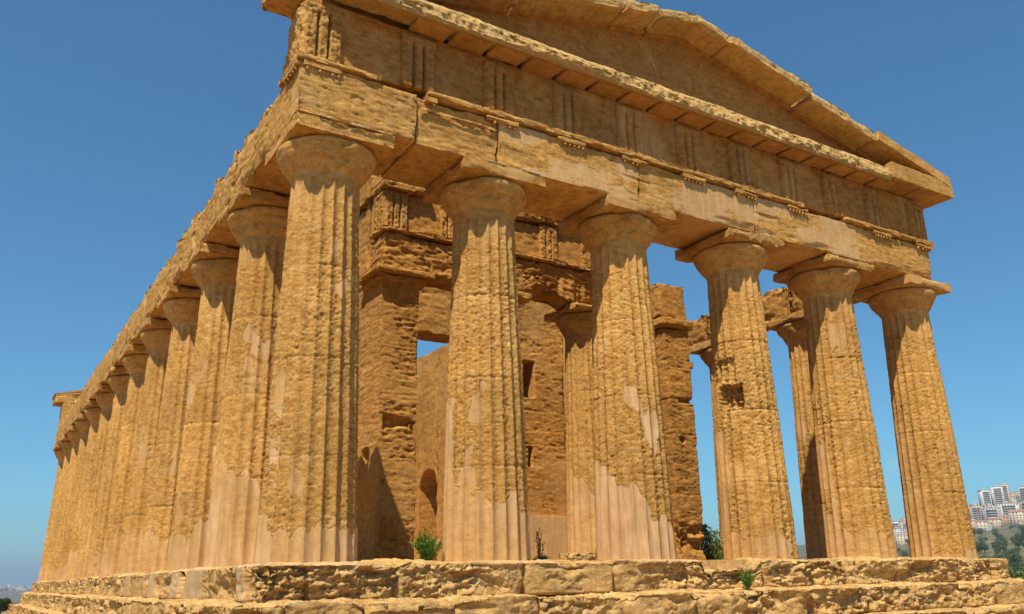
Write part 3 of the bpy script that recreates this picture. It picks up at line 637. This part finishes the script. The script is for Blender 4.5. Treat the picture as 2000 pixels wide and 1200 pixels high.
r2 = ramp(t, [(.3, (.55, .5, .45)), (.6, (1, 1, 1))]); t.links.new(noise_node(t, v, 1.7, 6, .7), r2.inputs[0])
far_c = mix(t, .7, r1.outputs[0], r2.outputs[0], 'MULTIPLY')
ln = nd(t, 'ShaderNodeVectorMath', operation='LENGTH'); t.links.new(v, ln.inputs[0])
mr = nd(t, 'ShaderNodeMapRange'); mr.inputs[1].default_value = 45; mr.inputs[2].default_value = 90; t.links.new(ln.outputs['Value'], mr.inputs[0])
dr = ramp(t, [(.35, (.25, .15, .06)), (.6, (.34, .22, .10))]); t.links.new(noise_node(t, v, 2.1, 7, .7), dr.inputs[0])
t.links.new(mix(t, mr.outputs[0], dr.outputs[0], far_c), b.inputs['Base Color'])
bp = nd(t, 'ShaderNodeBump', Strength=.6, Distance=.1); t.links.new(noise_node(t, v, 6, 6, .7), bp.inputs['Height']); t.links.new(bp.outputs[0], b.inputs['Normal'])
rad = np.r_[0.5, np.geomspace(3, 11000, 200)]; ang = np.radians(np.r_[np.linspace(-180, -20, 60, endpoint=False), np.linspace(-20, 80, 240, endpoint=False), np.linspace(80, 180, 40, endpoint=False)])
A_, R_ = np.meshgrid(ang, rad, indexing='ij'); gx = CAM[0]+R_*np.sin(A_); gy = CAM[1]+R_*np.cos(A_)
gz = terrain_z(gx, gy); gV = np.stack([gx, gy, gz], -1).reshape(-1, 3)
tag(obj('ground', mesh_np('ground', gV, grid_faces(len(ang), len(rad), True)[:, ::-1], gm)), 'dry ochre ground running out to scrubby hills', 'ground', kind='structure')
sm, t, b = new_mat('sea_water'); b.inputs['Base Color'].default_value = (.03, .09, .16, 1); b.inputs['Roughness'].default_value = .25
n = 96; th = np.linspace(0, 2*PI, n, endpoint=False)
sV = np.r_[np.stack([11500*np.cos(th), 11500*np.sin(th), 0*th-62], 1), [[0, 0, -62]]]
sF = np.stack([np.arange(n), (np.arange(n)+1) % n, np.full(n, n)], 1)
tag(obj('sea', mesh_np('sea', sV, sF, sm)), 'distant blue sea on the horizon', 'sea', kind='structure')

# ------------------------------------------------------------------ vegetation
def leaf_mat(name, a, b_):
    mt, t, b = new_mat(name); geo = t.nodes.new('ShaderNodeNewGeometry')
    rr = ramp(t, [(0, a), (1, b_)]); t.links.new(geo.outputs['Random Per Island'], rr.inputs[0]); t.links.new(rr.outputs[0], b.inputs['Base Color'])
    b.inputs['Roughness'].default_value = .6; return mt
M['leaf'] = leaf_mat('olive_leaf', (.05, .085, .018), (.13, .165, .04))
M['leaf2'] = leaf_mat('dark_leaf', (.03, .055, .018), (.07, .10, .03))
M['fern'] = leaf_mat('bright_leaf', (.045, .105, .012), (.11, .19, .025))
M['fennel'] = leaf_mat('blue_green_leaf', (.05, .12, .06), (.10, .20, .10))
M['dead'] = leaf_mat('dead_twig', (.09, .05, .02), (.17, .10, .04))
bk, t, b = new_mat('bark'); b.inputs['Base Color'].default_value = (.13, .09, .055, 1); M['bark'] = bk
def leaves(pts, size, aspect=2.2, up_bias=0., dirs=None, rng=RNG):
    n = len(pts)
    d = rng.normal(size=(n, 3)) if dirs is None else dirs + rng.normal(size=(n, 3))*.35
    d[:, 2] += up_bias; d /= np.linalg.norm(d, axis=1, keepdims=True)
    q = rng.normal(size=(n, 3)); s = np.cross(d, q); s /= np.linalg.norm(s, axis=1, keepdims=True)
    L = size*rng.uniform(.6, 1.3, (n, 1)); W_ = L/aspect/2
    V = np.stack([pts, pts+d*L*.5+s*W_, pts+d*L, pts+d*L*.5-s*W_], 1).reshape(-1, 3)
    return V, np.arange(4*n).reshape(-1, 4)
def tube(acc, pts, rads, n=6):
    pts = np.array(pts, float); V = []
    for i, p in enumerate(pts):
        d = pts[min(i+1, len(pts)-1)]-pts[max(i-1, 0)]; d /= np.linalg.norm(d)
        a = np.cross(d, (1, 0, 0) if abs(d[0]) < .9 else (0, 1, 0)); a /= np.linalg.norm(a); b_ = np.cross(d, a)
        th = np.linspace(0, 2*PI, n, endpoint=False); V.append(p+rads[i]*(np.cos(th)[:, None]*a+np.sin(th)[:, None]*b_))
    V = np.concatenate(V); m_ = len(pts); i, j = np.meshgrid(np.arange(m_-1), np.arange(n), indexing='ij'); i = i.ravel(); j = j.ravel(); j2 = (j+1) % n
    acc.add(V, np.stack([i*n+j, i*n+j2, (i+1)*n+j2, (i+1)*n+j], 1))
def crown_pts(n, clumps, rng):
    out = []
    for (c, r) in clumps:
        k = max(3, int(n*r*r/sum(q*q for _, q in clumps)))
        u = rng.normal(size=(k, 3)); u /= np.linalg.norm(u, axis=1, keepdims=True)
        out.append(np.array(c)+u*r*rng.uniform(.45, 1.08, (k, 1))**.6)
    return np.concatenate(out)
def tree_parts(h, wd, n, leaf, seed, mat, size):
    rng = np.random.default_rng(seed); a = Acc()
    tube(a, [(0, 0, -.1*h), (.02*h, 0, .2*h), (.0, .03*h, .45*h), (.04*h, 0, .7*h)], [.045*h, .035*h, .025*h, .01*h])
    cl = []
    for i in range(11):
        an = rng.uniform(0, 2*PI); rr = wd*.5*rng.uniform(.1, .75); z = h*rng.uniform(.36, .86)
        c = (rr*math.cos(an), rr*math.sin(an), z); cl.append((c, wd*rng.uniform(.13, .25)))
        tube(a, [(0, 0, .3*h), (c[0]*.5, c[1]*.5, (.3*h+z)*.5), c], [.018*h, .012*h, .004*h], 5)
    p = crown_pts(n, cl, rng); V, F = leaves(p, size, rng=rng)
    tm = mesh_np('trunk', np.concatenate(a.V), np.concatenate(a.F), M['bark']); cm = mesh_np('crown', V, F, mat, smooth=False)
    return tm, cm
protos_near = [tree_parts(5, 5.2, 15000, 1, 61, M['leaf'], .21), tree_parts(5, 4.4, 12000, 1, 62, M['leaf2'], .19)]
protos = [tree_parts(5, 5.5, 1500, 1, 31, M['leaf'], .42), tree_parts(5, 4.4, 1500, 1, 32, M['leaf2'], .42), tree_parts(4, 5.2, 1200, 1, 33, M['leaf'], .38)]
def place_tree(x, y, s, pi, label, group=None, rz=0, z=None, near=False):
    zz = float(terrain_z(np.array([x]), np.array([y]))[0]) if z is None else z
    e = empty('tree', (x, y, zz)); e.scale = (s, s, s); e.rotation_euler = (0, 0, rz)
    tag(e, label, 'tree', group); pr_ = protos_near[pi % 2] if near else protos[pi]; obj('trunk', pr_[0], e); obj('crown', pr_[1], e); return e
def polar(az, d): a = math.radians(az); return CAM[0]+d*math.sin(a), CAM[1]+d*math.cos(a)
# scattered trees on the slope between temple and town
rng = np.random.default_rng(5)
LB = {0: 'round grey-green tree on the scrubby slope below the hillside town', 1: 'dark green tree on the scrubby slope below the hillside town', 2: 'low spreading green tree on the scrubby slope below the hillside town'}
for i in range(300):
    az = rng.uniform(58.6, 63.4) if i > 90 else rng.uniform(53.5, 65) if i > 40 else rng.uniform(48.5, 53.5); d = 170*(1350/170)**rng.uniform(0, 1)
    x, y = polar(az, d); pi = int(rng.integers(0, 3)); s = rng.uniform(.4, 1.25)*(1+d/1000)
    place_tree(x, y, s, pi, LB[pi], 'trees on the slope below the town', rng.uniform(0, 6))

# nearer trees seen between the columns and past the far corner
for az, d, s, pi, lb, z in ((44.75, 27, .56, 0, 'leafy tree behind the column with two notches', None), (49.9, 33, .36, 0, 'small yellow-green tree low in the gap beside the eaten column', None), (61.3, 105, .7, 1, 'dark rounded tree at the bottom of the slope right of the temple', None),
                      (62.6, 125, .9, 0, 'dark tree at the right edge beside the pale path', None), (60.2, 150, .8, 2, 'low green tree next to the pale path right of the temple', None), (2.45, 66, .24, 1, 'dark bush at the far left beyond the back steps', None), (1.75, 60, .27, 1, 'dark bush cut by the left edge of the picture', None)):
    x, y = polar(az, d); place_tree(x, y, s, pi, lb, None, az, z, d < 70)
for i in range(24):
    az = rng.uniform(.5, 5); d = rng.uniform(350, 1500); x, y = polar(az, d); pi = int(rng.integers(0, 3))
    place_tree(x, y, rng.uniform(1.2, 2.2), pi, 'hazy dark tree on the plain beyond the far left corner', 'trees on the plain at far left', rng.uniform(0, 6))
def sprig(name, loc, stems, h, spread, mat, leaf, nl, label, cat, seed, group=None, smat=None, up=.8):
    rng = np.random.default_rng(seed); e = empty(name, loc); tag(e, label, cat, group); st = Acc(); pts = []; dirs = []
    for i in range(stems):
        an = rng.uniform(0, 2*PI); k = rng.uniform(.1, 1); hh = h*rng.uniform(.6, 1)*(1-.3*k)
        tip = np.array([spread*k*math.cos(an), spread*k*math.sin(an), hh]); base = tip*np.array((.18, .18, 0))
        mid = base*.5+tip*.5+np.array((0, 0, hh*.12)); tube(st, [base, mid, tip], [.006, .004, .001], 4)
        for q in rng.uniform(.12, 1, nl):
            p = (base*(1-q)+mid*q*1)*(1-q)+q*((mid*(1-q))+tip*q); p = base*(1-q)**2+2*mid*q*(1-q)+tip*q*q
            pts.append(p); dirs.append((tip-base)/np.linalg.norm(tip-base)*up+rng.normal(size=3)*.5)
    st.build('stem', smat or mat, e); V, F = leaves(np.array(pts), leaf, 4.5, 0, np.array(dirs), rng)
    obj('foliage', mesh_np('foliage', V, F, mat, smooth=False), e); return e
sprig('shrub', (2.05, .25, -.03), 46, .55, .30, M['fern'], .055, 60, 'bright green feathery shrub growing on the floor between the first two columns', 'shrub', 41)
sprig('weed', (7.75, -1.03, -.52), 26, .36, .17, M['fern'], .045, 34, 'small green weed rooted on the step below the notched column', 'weed', 42)
sprig('dry_plant', (4.62, .9, -.03), 7, .72, .10, M['dead'], .05, 46, 'dead brown upright plant between the second and third columns', 'plant', 43)
sprig('ground_plant', (4.45, .55, -.03), 24, .14, .20, M['fennel'], .05, 26, 'low blue-green plant at the foot of the dead brown one', 'plant', 44, up=.2)
sprig('twig', (5.05, -.2, -.03), 3, .26, .05, M['dead'], .03, 14, 'thin dry twig standing on the floor beside the third column', 'twig', 45)
sprig('weed', (12.75, -.55, -.02), 8, .10, .08, M['fennel'], .03, 10, 'tiny weed on the stylobate by the fifth column', 'weed', 46)

def rock(x, y, sx, sy, sz, seed, label):
    a = Acc(); rough_box(a, (-sx/2, -sy/2, -.05), (sx/2, sy/2, sz), res=.025, amp=.05, edge=.12, ew=.14, seed=seed, sc=(5, 5, 9))
    o = a.build('loose_stone', M['krepis'], None); o.location = (x, y, -.02); tag(o, label, 'stone')
rock(7.95, 4.4, .80, .4, .30, 3001, 'flat pale loose stone on the floor left of the third column')
rock(8.42, 4.15, .30, .25, .30, 3002, 'small rounded loose stone close to the third column')
# ------------------------------------------------------------------ the town
def wall_mat(name, c, rough=.8):
    mt, t, b = new_mat(name); g = t.nodes.new('ShaderNodeNewGeometry'); r = ramp(t, [(.35, tuple(x*.85 for x in c)), (.65, c)])
    t.links.new(noise_node(t, g.outputs['Position'], .12, 4, .6), r.inputs[0]); t.links.new(r.outputs[0], b.inputs['Base Color']); return mt
WM = {'white': wall_mat('white_render', (.58, .53, .45)), 'cream': wall_mat('cream_render', (.54, .43, .30)), 'tan': wall_mat('tan_render', (.50, .36, .22)), 'rose': wall_mat('rose_brick', (.46, .26, .17)), 'grey': wall_mat('grey_render', (.43, .40, .36))}
win = wall_mat('window_dark', (.07, .08, .10)); roof = wall_mat('roof_tile', (.38, .19, .11)); flat = wall_mat('flat_roof', (.48, .42, .36))
def box_vf(x0, x1, y0, y1, z0, z1):
    V = [(x, y, z) for x in (x0, x1) for y in (y0, y1) for z in (z0, z1)]
    return np.array(V), np.array([[0, 1, 3, 2], [4, 6, 7, 5], [0, 4, 5, 1], [2, 3, 7, 6], [0, 2, 6, 4], [1, 5, 7, 3]])
WINM = [mesh_np('window', box_vf(-.75, .75, -.08, .08, -.75, .75)[0], box_vf(0, 1, 0, 1, 0, 1)[1], win, smooth=False), mesh_np('window', box_vf(-.08, .08, -.75, .75, -.75, .75)[0], box_vf(0, 1, 0, 1, 0, 1)[1], win, smooth=False)]
def building(az, d, w_, dp, h, style, label, group=None, pitched=False, parts=False, cat='building'):
    x, y = polar(az, d); z = float(terrain_z(np.array([x]), np.array([y]))[0]); rz = -math.radians(az)+rng.uniform(-.5, .5)
    wall = Acc(); wall.add(*box_vf(-w_/2, w_/2, -dp/2, dp/2, -8, h))
    wn = Acc(); fl = max(2, int(h/3.1)); fh = h/fl
    def wnd(face, u, zc, ww, hh):
        o = .06
        if face == 0: wn.add(*box_vf(u-ww/2, u+ww/2, -dp/2-o, -dp/2+.1, zc-hh/2, zc+hh/2))
        elif face == 1: wn.add(*box_vf(-w_/2-o, -w_/2+.1, u-ww/2, u+ww/2, zc-hh/2, zc+hh/2))
        else: wn.add(*box_vf(w_/2-.1, w_/2+o, u-ww/2, u+ww/2, zc-hh/2, zc+hh/2))
    for f_ in range(fl):
        for face, L in ((0, w_), (1, dp), (2, dp)):
            nw = max(2, int(L/3.6))
            for q in range(nw):
                if rng.random() < .9: wnd(face, -L/2+(q+.5)*L/nw, (f_+.5)*fh, 1.5, 1.5)
    rf = Acc()
    if pitched:
        V = np.array([(-w_/2-.4, -dp/2-.4, h), (w_/2+.4, -dp/2-.4, h), (w_/2+.4, dp/2+.4, h), (-w_/2-.4, dp/2+.4, h), (-w_/2, 0, h+dp*.2), (w_/2, 0, h+dp*.2)])
        rf.add(V, np.array([[0, 1, 5, 4], [2, 3, 4, 5], [1, 2, 5, 5], [3, 0, 4, 4]])[:2]); rf.add(V, np.array([[0, 3, 2, 1]])); wall.add(V[[1, 2, 5, 5]], [[0, 1, 2, 3]]); wall.add(V[[3, 0, 4, 4]], [[0, 1, 2, 3]])
    else:
        rf.add(*box_vf(-w_/2-.25, w_/2+.25, -dp/2-.25, dp/2+.25, h+.003, h+.5)); rf.add(*box_vf(-w_*.2, w_*.05, -dp*.15, dp*.2, h+.503, h+3))
    if parts:
        e = empty('tower_block', (x, y, z)); e.rotation_euler = (0, 0, rz); tag(e, label, 'apartment block', group)
        wall.build('wall', WM[style], e, smooth=False)
        for V_ in wn.V[:100]:
            wo = obj('window', WINM[1 if np.ptp(V_[:, 0]) < 1 else 0], e); wo.location = V_.mean(axis=0)
        rf.build('roof', flat, e, smooth=False)
        bl = Acc()
        for f_ in range(1, fl): bl.add(*box_vf(-w_*.32, w_*.32, -dp/2-1.3, -dp/2-.07, f_*fh-.12, f_*fh+.85))
        bl.build('balcony_tier', WM['white'], e, smooth=False); return e
    Vs = []; Fs = []; mi = []; off = 0
    for k, a in enumerate((wall, wn, rf)):
        V = np.concatenate(a.V); F = np.concatenate(a.F); Vs.append(V); Fs.append(F+off); off += len(V); mi += [k]*len(F)
    me = mesh_np('house', np.concatenate(Vs), np.concatenate(Fs), [WM[style], win, roof if pitched else flat], smooth=False, midx=mi)
    o = obj('town_building', me); o.location = (x, y, z); o.rotation_euler = (0, 0, rz); return tag(o, label, cat, group)
for az, d, w_, dp, h, st, lb in ((60.25, 1640, 14, 13, 44, 'white', 'tallest white tower block of the pair above the far corner column'), (60.9, 1660, 17, 13, 46, 'white', 'white tower block right of its twin with tiers of balconies'), (61.35, 1690, 10, 12, 47, 'cream', 'narrow cream tower block behind the white pair'),
    (62.35, 1640, 16, 14, 38, 'white', 'white tower block cut by the right edge of the picture'), (59.75, 1430, 16, 14, 28, 'cream', 'cream apartment block low on the hill right beside the far corner column'), (60.45, 1420, 22, 13, 24, 'grey', 'grey apartment block below the white towers'),
    (61.3, 1430, 26, 13, 26, 'white', 'broad white apartment block below the narrow cream tower'), (62.4, 1480, 24, 14, 24, 'cream', 'broad cream apartment block at the right edge below the white tower'),
    (55.35, 1500, 15, 13, 30, 'white', 'white apartment block seen between the last two front columns'), (55.85, 1480, 14, 12, 27, 'cream', 'cream apartment block touching the last front column on its left'), (55.0, 1540, 16, 12, 24, 'grey', 'grey apartment block half hidden by the fifth front column')):
    building(az, d, w_, dp, h, st, lb, parts=True)
LBB = {'white': 'small white building crowded on the hillside town', 'cream': 'small cream building crowded on the hillside town', 'tan': 'small tan building crowded on the hillside town', 'rose': 'small reddish building high in the old hillside town', 'grey': 'small grey building crowded on the hillside town'}
for i in range(190):
    az = rng.uniform(54.6, 64.5); q = rng.random(); d = 1290+900*q
    st = rng.choice(['white', 'cream', 'tan', 'rose', 'grey'], p=[.2, .28, .27, .15, .1] if d < 1850 else [.07, .2, .38, .33, .02])
    building(az, d, rng.uniform(11, 24), rng.uniform(9, 14), rng.uniform(6, 14) if rng.random() < .75 else rng.uniform(14, 22), st, LBB[st], 'houses of the hillside town', rng.random() < .35)
for i in range(46):
    az = rng.uniform(1.0, 5.5); d = rng.uniform(4800, 5700); st = rng.choice(['white', 'cream', 'rose'])
    building(az, d, rng.uniform(18, 46), rng.uniform(12, 20), rng.uniform(8, 24), st, 'hazy %s building of the distant coastal town at far left' % {'white': 'white', 'cream': 'cream', 'rose': 'reddish'}[st], 'buildings of the distant coastal town')

# ------------------------------------------------------------------ haze
hm = bpy.data.materials.new('haze_air'); hm.use_nodes = True; t = hm.node_tree; t.nodes.remove(t.nodes['Principled BSDF'])
pv = t.nodes.new('ShaderNodeVolumePrincipled'); pv.inputs['Density'].default_value = 1.5e-4; pv.inputs['Color'].default_value = (.64, .76, 1, 1); pv.inputs['Anisotropy'].default_value = .3
t.links.new(pv.outputs[0], t.nodes['Material Output'].inputs['Volume'])
V, F = box_vf(-12500, 12500, -12500, 12500, -75, 235)
ho = obj('haze', mesh_np('haze', V, F, hm, smooth=False)); tag(ho, 'pale blue summer haze over the valley and town', 'haze', kind='stuff')
